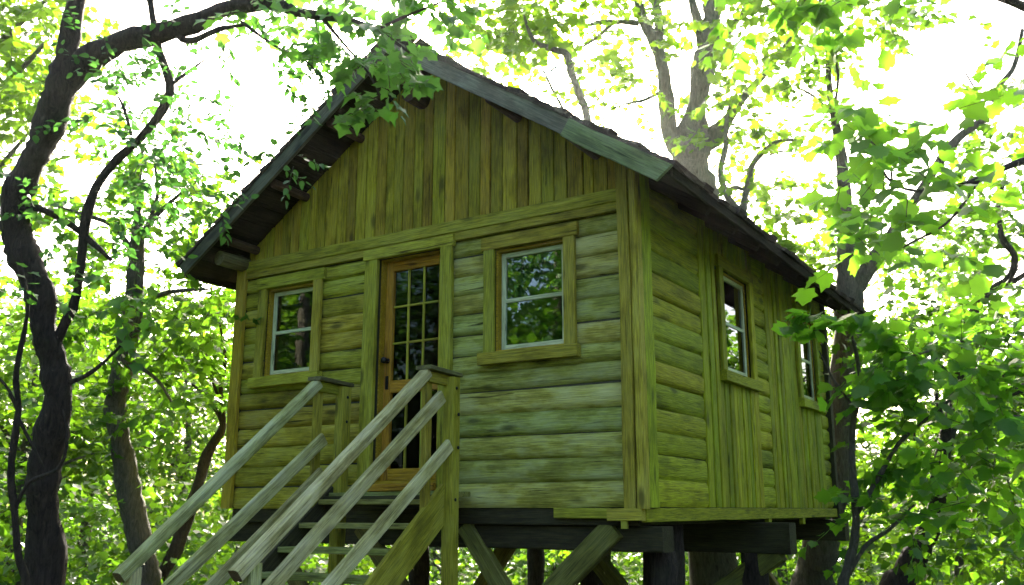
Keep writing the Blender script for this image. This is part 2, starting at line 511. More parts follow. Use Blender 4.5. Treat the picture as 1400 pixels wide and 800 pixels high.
def tree(name, label, d, trunk, limbs, crown, bk=M_BARK, leaf='lobed', lm=M_LEAF, single=0, group=None, cat_='tree', foot=None, twr=.004, down=True, crown2=None):
    """trunk/limbs: photo-pixel points (px, py, width px[, depth]); crown: blobs. Trunk runs on down to the ground."""
    def pt(q):
        dd = q[3] if len(q) > 3 else d
        p = P(q[0], q[1], dd)
        return (p.x, p.y, p.z, q[2] * dd / FPX / 2)
    T = [pt(q) for q in trunk]
    if down:
        b = T[0]
        gx, gy = (b[0] + (foot[0] if foot else 0), b[1] + (foot[1] if foot else 0))
        gz = terrain(gx, gy)
        T = [(gx, gy, gz - .25, b[3] * 1.5), (gx, gy, gz + .25, b[3] * 1.2)] + [((gx + b[0]) / 2, (gy + b[1]) / 2, (gz + b[2]) / 2, b[3] * 1.05)] * (b[2] - gz > 1.2) + T
    base = (T[0][0], T[0][1], terrain(T[0][0], T[0][1]))
    root = empty(name, base, label, cat_, group)
    tube('trunk', T, bk, root, sides=14, per=7)
    for lb in limbs:
        tube('limb', [pt(q) for q in lb], bk, root, sides=8, per=5)
    if crown:
        L = cat([blob(*c) if not isinstance(c[-1], dict) else blob(*c[:-1], **c[-1]) for c in crown])
        rest = np.ones(len(L[0]), bool)
        if single: rest = leaf_objects(L, leaf, lm, root, single)
        R = [a[rest] for a in L[:5]]
        leaf_mesh('crown', R, leaf if single else leaf, lm, root, base, 'stuff' if single else None)
        twig_mesh('twigs', L[5], L[6], twr, M_TWIG, root, base)
    if crown2:
        L = cat([blob(*c) for c in crown2[0]])
        leaf_mesh('small_leaves', L, crown2[1], crown2[2], root, base, 'stuff')
        twig_mesh('twigs', L[5], L[6], twr, M_TWIG, root, base)
    return root

# ------------------------------------------------------------------ ground
def make_ground():
    n = 120; v = []; f = []
    def g(i):
        u = i / (n / 2) - 1
        return math.copysign(abs(u) ** 2.4, u) * 400
    for j in range(n + 1):
        for i in range(n + 1):
            x, y = g(i), g(j)
            v.append((x, y, terrain(x, y) if abs(x) < 60 and abs(y) < 60 else terrain(max(-60, min(60, x)), max(-60, min(60, y)))))
    for j in range(n):
        for i in range(n):
            a = j * (n + 1) + i; f.append((a, a + 1, a + n + 2, a + n + 1))
    m, nt, ns, ls = new_mat('forest_floor')
    geo = N(ns, 'ShaderNodeNewGeometry')
    a = noise(ns, ls, geo.outputs['Position'], 7, 6, .7); b_ = noise(ns, ls, geo.outputs['Position'], .6, 4)
    c = mix_col(ns, ls, ramp(ns, ls, a, [(.3, 0), (.7, 1.)]), (.03, .022, .012), (.11, .085, .045))
    c = mix_col(ns, ls, ramp(ns, ls, b_, [(.4, 0), (.65, .8)]), c, (.04, .085, .018))
    b = N(ns, 'ShaderNodeBsdfPrincipled'); ls.new(c, b.inputs['Base Color']); b.inputs['Roughness'].default_value = .95
    bp = N(ns, 'ShaderNodeBump'); bp.inputs['Distance'].default_value = .05; ls.new(a, bp.inputs['Height']); ls.new(bp.outputs[0], b.inputs['Normal'])
    o = N(ns, 'ShaderNodeOutputMaterial'); ls.new(b.outputs[0], o.inputs[0])
    mesh_obj('ground', v, f, m, smooth=True, kind='structure', label='leafy forest floor falling away behind the cabin')
make_ground()

# ------------------------------------------------------------------ cabin
W, LEN = 4.4135, 5.70
RX, RZ, EL, ER, EZ, YF, YB = -2.11, 4.156, -4.71, 0.527, 2.405, -0.50, 6.03
SR = (RZ - EZ) / (ER - RX); SL = (RZ - EZ) / (RX - EL)
def ztop(x): return RZ - SR * (x - RX) if x > RX else RZ - SL * (RX - x)
def zund(x): return ztop(x) - 0.085

house = empty('tree_house', (-2.2, 2.85, terrain(-2.2, 2.85)), 'log-sided wooden tree house on stilts with a steep gabled roof', 'tree house')

# --- front wall: sheathing with real openings, clad in half logs and gable boards
FW = [dict(x0=-4.005, x1=-3.355), dict(x0=-1.270, x1=-0.600)]
WZ0, WZ1 = 1.255, 2.135
DX0, DX1, DZ0, DZ1 = -2.56, -1.83, 0.20, 2.24
B = []
def fb(x0, x1, z0, z1): B.append(((x0, .035, z0), (x1, .125, z1)))
fb(-W, FW[0]['x0'], 0, 2.46); fb(FW[0]['x1'], DX0, 0, 2.46); fb(DX1, FW[1]['x0'], 0, 2.46); fb(FW[1]['x1'], 0, 0, 2.46)
for w_ in FW: fb(w_['x0'], w_['x1'], 0, WZ0); fb(w_['x0'], w_['x1'], WZ1, 2.46)
fb(DX0, DX1, 0, DZ0); fb(DX0, DX1, DZ1, 2.46)
front = boxes('front_wall', B, M_SHEATH, house)
gx = [-W, -W, RX, 0, 0]; gz = [2.461, zund(-W), zund(RX), zund(0), 2.461]
gv = [(x, .035, z) for x, z in zip(gx, gz)] + [(x, .125, z) for x, z in zip(gx, gz)]
gable = mesh_obj('gable', gv, [(0, 1, 2, 3, 4), (9, 8, 7, 6, 5)] + [(i, i + 5, (i + 1) % 5 + 5, (i + 1) % 5) for i in range(5)], M_SHEATH, house)

rows = [0.0, .198, .385, .57, .755, .94, 1.10, 1.255, 1.43, 1.61, 1.785, 1.96, 2.135, 2.285]
def cut(a, b, holes):
    segs = [(a, b)]
    for h0, h1 in holes:
        out = []
        for s0, s1 in segs:
            if h1 <= s0 or h0 >= s1: out.append((s0, s1)); continue
            if h0 > s0: out.append((s0, h0))
            if h1 < s1: out.append((h1, s1))
        segs = out
    return [s for s in segs if s[1] - s[0] > .03]
for z0, z1 in zip(rows[:-1], rows[1:]):
    holes = []
    if z0 >= WZ0 - .001 and z1 <= WZ1 + .001: holes += [(w_['x0'] - .05, w_['x1'] + .05) for w_ in FW]
    if z0 >= .19: holes.append((DX0 - .09, DX1 + .08))
    for a, b in cut(-4.34, -.07, holes):
        parts = [(a, b)]
        if b - a > 2.5: m_ = a + (b - a) * random.uniform(.35, .7); parts = [(a, m_ - .003), (m_ + .003, b)]
        for s0, s1 in parts:
            dz = random.uniform(-.006, .006)
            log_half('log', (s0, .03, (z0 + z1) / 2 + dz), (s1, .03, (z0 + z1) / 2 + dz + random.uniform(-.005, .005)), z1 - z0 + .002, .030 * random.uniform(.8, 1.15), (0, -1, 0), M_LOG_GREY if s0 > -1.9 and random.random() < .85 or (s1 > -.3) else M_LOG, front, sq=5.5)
# two horizontal trim boards over the logs
board('trim_board', (-4.40, -.004, 2.322), (.0, -.004, 2.322), .074, .05, (0, -1, 0), M_TRIM, front)
board('trim_board', (-4.40, -.012, 2.414), (.0, -.012, 2.414), .108, .055, (0, -1, 0), M_TRIM, front)
# gable boards, each cut to the roof slope
x = -4.33
while x < -.02:
    w_ = min(random.choice([.095, .11, .125, .125, .14, .15]), -.005 - x)
    if w_ < .04: break
    xm = x + w_ / 2
    if x < RX < x + w_: sl = 0; top = zund(RX) - .05
    else:
        sl = SL if xm < RX else -SR
        top = zund(xm)
    # local Y of a board pointing up with Z out (-Y) is world -X
    if top > 2.52:
        board('gable_board', (xm, .012 + random.uniform(-.004, .004), 2.469), (xm, .012 + random.uniform(-.004, .004), top), w_ - .009, .026, (0, -1, 0), M_GABLE, gable, slant1=0 if sl == 0 else -sl, wob=.0015)
    x += w_

# --- side wall
SW = [dict(y0=1.90, y1=2.66), dict(y0=4.45, y1=5.14)]
SZ0, SZ1 = 1.235, 2.215
B = []
def sb(y0, y1, z0, z1): B.append(((-.125, y0, z0), (-.035, y1, z1)))
ST = zund(0) + .02
sb(.126, SW[0]['y0'], 0, ST); sb(SW[0]['y1'], SW[1]['y0'], 0, ST); sb(SW[1]['y1'], LEN, 0, ST)
for w_ in SW: sb(w_['y0'], w_['y1'], 0, SZ0); sb(w_['y0'], w_['y1'], SZ1, ST)
side = boxes('side_wall', B, M_SHEATH, house)
srows = [0.0, .21, .40, .575, .76, .955, 1.13, 1.31, 1.50, 1.67, 1.86, 2.04, 2.22, 2.42, 2.64]
for z0, z1 in zip(srows[:-1], srows[1:]):
    for a, b in ((.26, 1.375), (2.845, 3.265), (5.31, 5.60)):
        dz = random.uniform(-.005, .005)
        log_half('log', (-.018, a, (z0 + z1) / 2 + dz), (-.018, b, (z0 + z1) / 2 + dz), z1 - z0 + .004, .024 * random.uniform(.7, 1.2), (1, 0, 0), M_SIDE, side, sq=6)
for a, b in ((1.38, 2.84), (3.27, 5.305)):
    y = a
    while y < b - .02:
        w_ = min(random.choice([.10, .12, .135, .15]), b - y)
        if b - y - w_ < .05: w_ = b - y
        ym = y + w_ / 2; spans = [(.004, ST - .03)]
        for k in SW:
            if y + w_ > k['y0'] - .03 and y < k['y1'] + .03: spans = [(.004, SZ0 - .02), (SZ1 + .02, ST - .03)]
        for s0, s1 in spans:
            xo = random.choice((-.006, 0, .006, .012)); board('siding_board', (xo, ym, s0), (xo, ym, s1), w_ - .014, .03, (1, 0, 0), M_SIDE, side, wob=.003, ch=.007)
        y += w_
# far walls (only glimpsed from beside the house)
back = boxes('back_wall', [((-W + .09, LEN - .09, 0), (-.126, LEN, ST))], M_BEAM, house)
left = boxes('left_wall', [((-W, .126, 0), (-W + .09, LEN, zund(-W)))], M_LOG, house)
for z0, z1 in zip(srows[:-1], srows[1:]):
    if z1 < 2.5: log_half('log', (-W - .005, LEN, (z0 + z1) / 2), (-W - .005, .02, (z0 + z1) / 2), z1 - z0, .05, (-1, 0, 0), M_LOG, left, seg=.8)
# corner boards
for xa, xb, ya, t in ((-.105, -.012, -.034, .045), (-4.445, -4.318, -.030, .045)):
    board('corner_board', ((xa + xb) / 2, ya, -.005), ((xa + xb) / 2, ya, 2.50 if xa < -1 else zund(-.05) - .02), xb - xa, t, (0, -1, 0), M_TRIM if xa > -1 else M_GABLE, house, wob=.006)
board('corner_post', (.026, -.005, -.01), (.026, -.005, zund(.03) - .02), .07, .10, (0, -1, 0), M_TRIM, house, wob=.007, ch=.02, seg=.3)
board('corner_board', (.02, .155, .0), (.02, .155, zund(.03) - .02), .19, .05, (1, 0, 0), M_SIDE, house, wob=.005)
board('corner_post', (.01, 5.665, -.13), (.01, 5.665, zund(.02) - .02), .11, .09, (1, 0, 0), M_BEAM, house, wob=.006)
# floor, ceiling edge
boxes('floor', [((-W + .095, .13, .03), (-.13, LEN - .095, .10))], M_INNER, house)
boxes('inner_lining', [((-W + .11, LEN - .13, .10), (-.14, LEN - .1, 2.45)), ((-W + .11, .14, .10), (-W + .13, LEN - .14, 2.45)), ((-W + .1, .14, 2.46), (-.13, LEN - .14, 2.50))], M_INNER, house)

# --- roof
deck = []
def slab(x0, x1, y0, y1, a, b):
    return [(x0, y0, ztop(x0) - a), (x1, y0, ztop(x1) - a), (x1, y0, ztop(x1) - b), (x0, y0, ztop(x0) - b), (x0, y1, ztop(x0) - a), (x1, y1, ztop(x1) - a), (x1, y1, ztop(x1) - b), (x0, y1, ztop(x0) - b)]
v = slab(EL, RX, YF, YB, .03, .08) + slab(RX + 1e-4, ER, YF, YB, .03, .08)
q = [(0, 1, 2, 3), (7, 6, 5, 4), (0, 4, 5, 1), (2, 6, 7, 3), (0, 3, 7, 4), (1, 5, 6, 2)]
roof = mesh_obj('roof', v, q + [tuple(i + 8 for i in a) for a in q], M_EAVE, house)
# soffit planks under the overhangs
for s, (xe, sl) in ((-1, (EL, SL)), (1, (ER, SR))):
    n = 15; xs = [RX + (xe - RX) * i / n for i in range(n + 1)]
    for a, b in zip(xs[:-1], xs[1:]):
        xm = (a + b) / 2; wd = math.hypot(b - a, ztop(b) - ztop(a)) - .006
        nrm = (sl * s, 0, 1)
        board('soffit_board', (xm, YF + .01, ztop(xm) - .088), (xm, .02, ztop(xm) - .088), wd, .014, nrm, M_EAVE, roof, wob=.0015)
# barge boards
for s, (xe, sl) in ((1, (ER, SR)), (-1, (EL, SL))):
    d = Vector((xe - RX, 0, EZ - RZ)); Lr = d.length; d.normalize()
    nr = Vector((sl * s, 0, 1)).normalized()
    p0 = Vector((RX, YF - .02, RZ - .012)) - nr * .068
    if s == 1:
        board('barge_board', p0, p0 + d * Lr * .73, .135, .036, (0, -1, 0), M_BARGE, roof, slant0=-sl)
        board('barge_board', p0 + d * Lr * .71 + Vector((0, -.02, 0)) - nr * .012, p0 + d * (Lr + .03) + Vector((0, -.02, 0)) - nr * .012, .15, .034, (0, -1, 0), M_MOSS, roof, slant1=.35, wob=.006, seg=.2)
    else:
        board('barge_board', p0, p0 + d * (Lr + .03), .132, .036, (0, -1, 0), M_BARGE_L, roof, slant0=sl)
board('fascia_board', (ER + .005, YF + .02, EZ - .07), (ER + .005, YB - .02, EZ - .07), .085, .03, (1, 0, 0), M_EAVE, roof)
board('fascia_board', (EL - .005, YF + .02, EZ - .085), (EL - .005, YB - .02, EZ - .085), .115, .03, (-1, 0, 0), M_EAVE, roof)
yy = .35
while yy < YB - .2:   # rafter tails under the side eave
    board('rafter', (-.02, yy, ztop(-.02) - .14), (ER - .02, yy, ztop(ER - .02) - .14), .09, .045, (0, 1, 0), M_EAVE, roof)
    yy += .61
def log_round(name, p0, p1, r, mat, parent):
    p0, p1 = Vector(p0), Vector(p1); L = (p1 - p0).length
    rings = [[(L * i / 4, r * random.uniform(.95, 1.05) * math.cos(a), r * random.uniform(.95, 1.05) * math.sin(a)) for a in [2 * math.pi * j / 12 for j in range(12)]] for i in range(5)]
    v, f = loft(rings)
    o = mesh_obj(name, v, f, mat, parent, frame(p0, p1 - p0, (0, 0, 1) if abs((p1 - p0).normalized().z) < .9 else (0, 1, 0)))
    return o
log_round('ridge_log', (RX, .2, RZ - .25), (RX, YF + .06, RZ - .25), .115, M_PURLIN, roof)
log_round('ridge_log', (RX + .015, .2, RZ - .44), (RX + .015, YF + .28, RZ - .44), .085, M_PURLIN, roof)
for px_ in (-4.22, -3.55, -2.85, -1.05, -.3):
    log_round('purlin', (px_, .2, zund(px_) - .075), (px_, YF + .05, zund(px_) - .055), .045, M_PURLIN, roof)
log_round('plate_log', (-4.36, .25, 2.44), (-4.36, YF + .14, 2.44), .075, M_CAP, roof)

# shingles: the eave courses and the rake ends one by one, the field behind them as one mass
def shingle_verts(w, L, t):
    return [(-w / 2, 0, .006), (w / 2, 0, .006), (w / 2, L, .0), (-w / 2, L, .0), (-w / 2, 0, t + .006), (w / 2, 0, t + .006), (w / 2, L, .004), (-w / 2, L, .004)]
SHF = [(3, 2, 1, 0), (4, 5, 6, 7), (0, 1, 5, 4), (1, 2, 6, 5), (2, 3, 7, 6), (3, 0, 4, 7)]
sh_me = []
for w_, th_ in ((.16, .03), (.19, .045), (.215, .028), (.24, .036), (.13, .055)):
    me = bpy.data.meshes.new('shingle'); me.from_pydata(shingle_verts(w_ - .008, .32, th_), [], SHF); me.materials.append(M_SHINGLE); sh_me.append((w_, me))
fv, ff = [], []
for s, (xe, sl) in ((1, (ER, SR)), (-1, (EL, SL))):
    dn = Vector((xe - RX, 0, EZ - RZ)); Lr = dn.length; dn.normalize()
    nr = Vector((sl * s, 0, 1)).normalized(); ax = (-dn).cross(nr)
    eave = Vector((xe, 0, EZ)) - nr * .03
    k = 0
    while k * .15 < Lr - .1:
        y = YF - .055
        while y < YB + .03:
            w_, me = random.choice(sh_me)
            lo = .05 - k * .15 + random.uniform(-.03, .03)
            o_ = eave + dn * lo + nr * (.012 + random.uniform(0, .014)) ; o_.y = y + w_ / 2
            Mx = Matrix.Identity(4)
            for c, a in enumerate((ax, -dn, (nr + (-dn) * 0).normalized())):
                for r_ in range(3): Mx[r_][c] = a[r_]
            Mx = Matrix.Translation(o_) @ Mx @ Matrix.Rotation(random.uniform(-.02, .02), 4, 'Z') @ Matrix.Rotation(-.02, 4, 'X')
            first = y == YF - .055
            if (k < 2 and s == 1) or (k < 1) or first:
                o = bpy.data.objects.new('shingle', me); put(o, Mx, roof)
            else:
                b = len(fv); fv += [Mx @ Vector(p) for p in me.vertices.__iter__() and [tuple(vv.co) for vv in me.vertices]]; ff += [tuple(i + b for i in q_) for q_ in SHF]
            y += w_
        k += 1
mesh_obj('shingle_field', fv, ff, M_SHINGLE, roof, kind='stuff')
for i in range(28):
    y = YF - .05 + i * .23
    if y > YB: break
    a = bpy.data.meshes.new('ridge_cap')
    w1 = .11
    vs = [(RX - w1, y, RZ - w1 * SL + .045), (RX, y, RZ + .055), (RX + w1, y, RZ - w1 * SR + .045), (RX - w1, y + .3, RZ - w1 * SL + .02), (RX, y + .3, RZ + .03), (RX + w1, y + .3, RZ - w1 * SR + .02)]
    vs += [(p[0], p[1], p[2] - .014) for p in vs]
    mesh_obj('ridge_cap', vs, [(0, 1, 4, 3), (1, 2, 5, 4), (9, 10, 7, 6), (10, 11, 8, 7), (0, 6, 7, 1), (1, 7, 8, 2), (3, 4, 10, 9), (4, 5, 11, 10), (0, 3, 9, 6), (2, 8, 11, 5)], M_SHINGLE, roof)

# --- windows
def window(org, u, n, w, h, rec, tri, muntin=False, pale=M_SASH):
    """org: lower-left corner of the opening on the wall face, u across, n outwards."""
    u, n = Vector(u), Vector(n); up = Vector((0, 0, 1)); o = Vector(org)
    def pt(a, b, c): return o + u * a + up * b + n * c
    # jamb lining is the window's own mesh
    Mf = Matrix.Identity(4)
    for i, a in enumerate((u, up, n)):
        for r_ in range(3): Mf[r_][i] = a[r_]
    Mf = Matrix.Translation(o) @ Mf
    j = .018
    win = boxes('window', [((-.001, 0, -.13), (j, h, .0)), ((w - j, 0, -.13), (w + .001, h, .0)), ((j, 0, -.13), (w - j, j, .0)), ((j, h - j, -.13), (w - j, h, .0))], M_DOOR, house, Mf)
    # outer casing
    t = .105
    board('trim_board', pt(-t / 2, -.005, .032), pt(-t / 2, h + .005, .032), t, .036, n, tri, win, wob=.004)
    board('trim_board', pt(w + t / 2, -.005, .032), pt(w + t / 2, h + .03, .032), t, .036, n, tri, win, wob=.004)
    board('head_board', pt(-t - .02, h + .062, .034), pt(w + t + .03, h + .062, .034), .112, .040, n, tri, win, wob=.004)
    board('sill', pt(-t - .03, -.055, .048), pt(w + t + .03, -.055, .048), .10, .07, n, tri, win, wob=.003)
    # painted sash: stiles, rails and the meeting rail
    c = -rec; s = .042; a0, a1, b0, b1 = j + .004, w - j - .004, j + .004, h - j - .004; bm = (b0 + b1) / 2
    for nm, p, q_, ww in (('stile', (a0 + s / 2, b0), (a0 + s / 2, b1), s), ('stile', (a1 - s / 2, b0), (a1 - s / 2, b1), s), ('sash_rail', (a0 + s, b0 + s / 2), (a1 - s, b0 + s / 2), s), ('sash_rail', (a0 + s, b1 - s / 2), (a1 - s, b1 - s / 2), s), ('meeting_rail', (a0 + s, bm), (a1 - s, bm), .034)):
        board(nm, pt(*p, c - .012), pt(*q_, c - .012), ww, .03, n, pale, win, wob=.0005)
    for lo, hi, dc in ((b0 + s, bm - .017, -.012), (bm + .017, b1 - s, -.018)):
        boxes('pane', [((a0 + s, lo, c + dc), (a1 - s, hi, c + dc + .003))], M_GLASS, win, Mf)
    if muntin:
        board('muntin', pt((a0 + a1) / 2, b0 + s, c - .012), pt((a0 + a1) / 2, b1 - s, c - .012), .014, .016, n, pale, win, wob=0)
    return win
for w_ in FW: window((w_['x0'], .0, WZ0), (1, 0, 0), (0, -1, 0), w_['x1'] - w_['x0'], WZ1 - WZ0, .05, M_TRIM)
for w_ in SW: window((0.0, w_['y0'], SZ0), (0, 1, 0), (1, 0, 0), w_['y1'] - w_['y0'], SZ1 - SZ0, .015, M_SIDE)

# --- door: glazed with three by three lights over a lower glazed panel
door = boxes('door', [((DX0 + .001, .02, DZ0), (DX0 + .014, .125, DZ1)), ((DX1 - .014, .02, DZ0), (DX1 - .001, .125, DZ1)), ((DX0 + .014, .02, DZ1 - .014), (DX1 - .014, .125, DZ1 - .001)), ((DX0 + .014, .0, DZ0), (DX1 - .014, .125, DZ0 + .03))], M_DOOR, house)
yd = .095; a0, a1, b0, b1 = DX0 + .018, DX1 - .018, DZ0 + .035, DZ1 - .018; st = .085
mid = DZ0 + .86
FN = (0, -1, 0)
for nm, p, q_, ww in (('stile', (a0 + st / 2, b0), (a0 + st / 2, b1), st), ('stile', (a1 - st / 2, b0), (a1 - st / 2, b1), st), ('door_rail', (a0 + st, b1 - .045), (a1 - st, b1 - .045), .09), ('door_rail', (a0 + st, mid), (a1 - st, mid), .11), ('door_rail', (a0 + st, b0 + .05), (a1 - st, b0 + .05), .10)):
    board(nm, (p[0], yd, p[1]), (q_[0], yd, q_[1]), ww, .04, FN, M_DOOR, door, wob=.0005)
gx0, gx1 = a0 + st, a1 - st
def lights(z0, z1, nr, nc):
    for i in range(1, nc):
        xx = gx0 + (gx1 - gx0) * i / nc
        board('muntin', (xx, yd - .004, z0), (xx, yd - .004, z1), .018, .022, FN, M_TRIM, door, wob=0)
    for i in range(1, nr):
        zz = z0 + (z1 - z0) * i / nr
        for c in range(nc):
            xa, xb = gx0 + (gx1 - gx0) * c / nc + .009, gx0 + (gx1 - gx0) * (c + 1) / nc - .009
            board('muntin', (xa, yd - .004, zz), (xb, yd - .004, zz), .018, .022, FN, M_TRIM, door, wob=0)
    for c in range(nc):
        for r_ in range(nr):
            xa, xb = gx0 + (gx1 - gx0) * c / nc + .009, gx0 + (gx1 - gx0) * (c + 1) / nc - .009
            za, zb = z0 + (z1 - z0) * r_ / nr + .009, z0 + (z1 - z0) * (r_ + 1) / nr - .009
            boxes('pane', [((xa, yd + .004, za), (xb, yd + .007, zb))], M_DGLASS, door)
lights(mid + .055, b1 - .09, 3, 3)
lights(b0 + .10, mid - .055, 1, 3)
board('trim_board', (-2.632, -.03, .0), (-2.632, -.03, DZ1), .145, .045, FN, M_TRIM, door, wob=.003)
board('trim_board', (-1.767, -.03, .0), (-1.767, -.03, DZ1), .125, .045, FN, M_TRIM, door, wob=.003)
board('head_board', (-2.72, -.034, DZ1 + .05), (-1.69, -.034, DZ1 + .05), .10, .05, FN, M_TRIM, door, wob=.003)
board('threshold', (DX0, -.03, DZ0 - .03), (DX1, -.03, DZ0 - .03), .06, .12, FN, M_DOOR, door)
def knob(xc, zc, r):
    rings = []
    for yy, rr in ((yd - .02, r * .9), (yd - .03, r * .5), (yd - .055, r * .5), (yd - .06, r), (yd - .085, r * 1.05), (yd - .098, r * .6)):
        rings.append([(xc + rr * math.cos(t), yy, zc + rr * math.sin(t)) for t in [2 * math.pi * i / 12 for i in range(12)]])
    v, f = loft(rings); mesh_obj('handle', v, f, M_IRON, door, smooth=True)
knob(a0 + .045, DZ0 + 1.10, .028)
boxes('lock_plate', [((a0 + .03, yd - .03, DZ0 + .84), (a0 + .06, yd - .0195, DZ0 + .96))], M_IRON, door)

# --- substructure
board('skirt_board', (.012, .02, -.052), (.012, LEN - .05, -.052), .10, .04, (1, 0, 0), M_SIDE, house, wob=.003)
board('skirt_block', (-.73, .02, -.042), (-.26, .02, -.042), .075, .05, FN, M_TRIM, house)
board('skirt_block', (-.25, -.02, -.05), (.03, -.02, -.05), .09, .07, FN, M_TRIM, house)
board('peg', (-.12, -.03, -.09), (-.12, -.03, -.15), .05, .03, FN, M_TRIM, house)
xx = -4.3
while xx < -.05:
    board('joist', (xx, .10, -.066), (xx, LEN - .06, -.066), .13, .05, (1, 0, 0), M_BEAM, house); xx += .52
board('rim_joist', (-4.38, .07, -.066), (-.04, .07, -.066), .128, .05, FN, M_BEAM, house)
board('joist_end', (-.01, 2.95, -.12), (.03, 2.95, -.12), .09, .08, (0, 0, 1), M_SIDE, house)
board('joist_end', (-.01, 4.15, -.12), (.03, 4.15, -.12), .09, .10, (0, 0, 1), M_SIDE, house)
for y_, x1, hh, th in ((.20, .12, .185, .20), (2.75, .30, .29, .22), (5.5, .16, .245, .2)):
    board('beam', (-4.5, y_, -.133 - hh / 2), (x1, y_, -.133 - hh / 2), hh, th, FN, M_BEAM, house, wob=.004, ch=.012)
def timber(nm, p0, p1, w_, t_, zd=FN, m=M_BRACE): board(nm, p0, p1, w_, t_, zd, m, house, wob=.006, ch=.01)
timber('brace', (-.26, .10, -.14), (-1.05, .10, -.86), .185, .10)
timber('brace', (-1.64, .12, -.14), (-1.06, .12, -.90), .15, .09)
timber('brace', (-2.78, .12, -.16), (-2.02, .12, -.98), .15, .09)
timber('brace', (.16, 2.75, -.40), (-1.0, 2.75, -1.20), .20, .16)
timber('brace', (-1.9, 2.75, -.40), (-1.15, 2.75, -1.25), .17, .14)
timber('brace', (-2.9, 2.75, -.40), (-3.6, 2.75, -1.3), .17, .14)
timber('brace', (-1.2, 5.5, -.36), (-.6, 5.5, -1.2), .15, .12)
timber('brace', (-3.9, .12, -.2), (-3.3, .12, -.95), .15, .09)
def post(x_, y_, ztop_, r):
    g = terrain(x_, y_)
    tube('post', [(x_, y_, g - .3, r * 1.15), (x_, y_, (g + ztop_) / 2, r * 1.05), (x_, y_, ztop_, r)], M_BARK, house, sides=12)
post(-.02, .42, -.32, .10); post(-1.05, .22, -.80, .13); post(-2.0, .22, -.92, .12); post(-3.25, .22, -.88, .12); post(-4.2, .45, -.32, .11)
post(-.35, 1.2, -.13, .17)
post(-.1, 2.78, -.42, .13); post(-1.08, 2.75, -1.1, .15); post(-3.6, 2.75, -1.2, .14); post(-2.2, 3.4, -.14, .13); post(-4.2, 2.8, -.42, .12)
post(-.62, 5.5, -1.1, .12); post(-2.2, 5.5, -.37, .12); post(-4.2, 5.5, -.37, .12)

# --- curtains inside
def curtain(org, u, w, h, label):
    u = Vector(u); n = 26; vs = []
    for i in range(n + 1):
        for z in (0, h):
            p = Vector(org) + u * (w * i / n) + Vector((0, 0, z)) + Vector((-u.y, u.x, 0)) * .018 * math.sin(i * 1.9)
            vs.append(p)
    nv = len(vs)
    off = Vector((-u.y, u.x, 0)) * .004
    vs += [p + off for p in vs]
    fs = [(2 * i, 2 * i + 2, 2 * i + 3, 2 * i + 1) for i in range(n)] + [(nv + 2 * i + 1, nv + 2 * i + 3, nv + 2 * i + 2, nv + 2 * i) for i in range(n)]
    fs += [(2 * i, nv + 2 * i, nv + 2 * i + 2, 2 * i + 2) for i in range(n)] + [(2 * i + 3, nv + 2 * i + 3, nv + 2 * i + 1, 2 * i + 1) for i in range(n)]
    return mesh_obj('curtain', vs, fs, M_CURTAIN, None, label=label, cat='curtain', smooth=True)
curtain((-4.02, .20, 1.20), (1, 0, 0), .27, 1.0, 'pale curtain hanging inside the window beside the stair landing, outer half')
curtain((-3.60, .20, 1.20), (1, 0, 0), .26, 1.0, 'pale curtain hanging inside the window beside the stair landing, half next to the door')
curtain((-.22, 1.92, 1.18), (0, 1, 0), .40, 1.08, 'pale curtain drawn back inside the first side-wall window')

# ------------------------------------------------------------------ staircase
XR, XL = -1.50, -2.66
stair = empty('staircase', (-2.08, -1.6, terrain(-2.08, -1.6)), 'weathered open wooden staircase with handrails rising to the cabin door', 'staircase')
def onx(px, py, x_):
    r = ray(px, py); return CAM + r * ((x_ - CAM.x) / r.x)
SN = (1, 0, 0)
for i in range(4):
    y_ = -.10 - i * .105
    board('landing_board', (XL - .02, y_, .105), (XR + .02, y_, .105), .098, .04, (0, 0, 1), M_TREAD, stair)
board('landing_joist', (XL, -.50, .045), (XR, -.50, .045), .10, .04, FN, M_BEAM, stair)
nst = 9
for k in range(nst):
    y_, z_ = -.58 - .215 * k, .065 - .182 * k
    board('tread', (XL + .025, y_ + .12, z_ - .02), (XR - .025, y_ + .12, z_ - .02), .25, .042, (0, 0, 1), M_TREAD, stair, wob=.004)
for x_, m in ((XL, M_BEAM), (XR, M_TRIM)):
    p1 = Vector((x_, -.58 - .215 * 8.6, .065 - .182 * 8.6)); p0 = Vector((x_, -.34, .19)) 
    dwn = Vector((0, 0, -.11))
    board('stringer', p0 + dwn, p1 + dwn, .25, .045, SN, m, stair, wob=.003)
# newel posts: the landing pair and the stair-head pair on each side
for x_ in (XL, XR):
    g = terrain(x_, -.36)
    board('post', (x_ + .045, -.36, g - .2), (x_ + .045, -.36, 1.02), .10, .095, SN, M_TRIM, stair, wob=.003)
    board('post', (x_ - .02, -.60, -.10), (x_ - .02, -.60, 1.01), .075, .05, SN, M_TRIM, stair, wob=.002)
    board('cap_rail', (x_ + .01, -.69, 1.063), (x_ + .01, -.27, 1.045), .15, .032, (0, 0, 1), M_CAP, stair, wob=.002)
    board('cap_rail', (x_ + .01, -.64, 1.0), (x_ + .01, -.31, .99), .085, .05, SN, M_TRIM, stair, wob=.002)
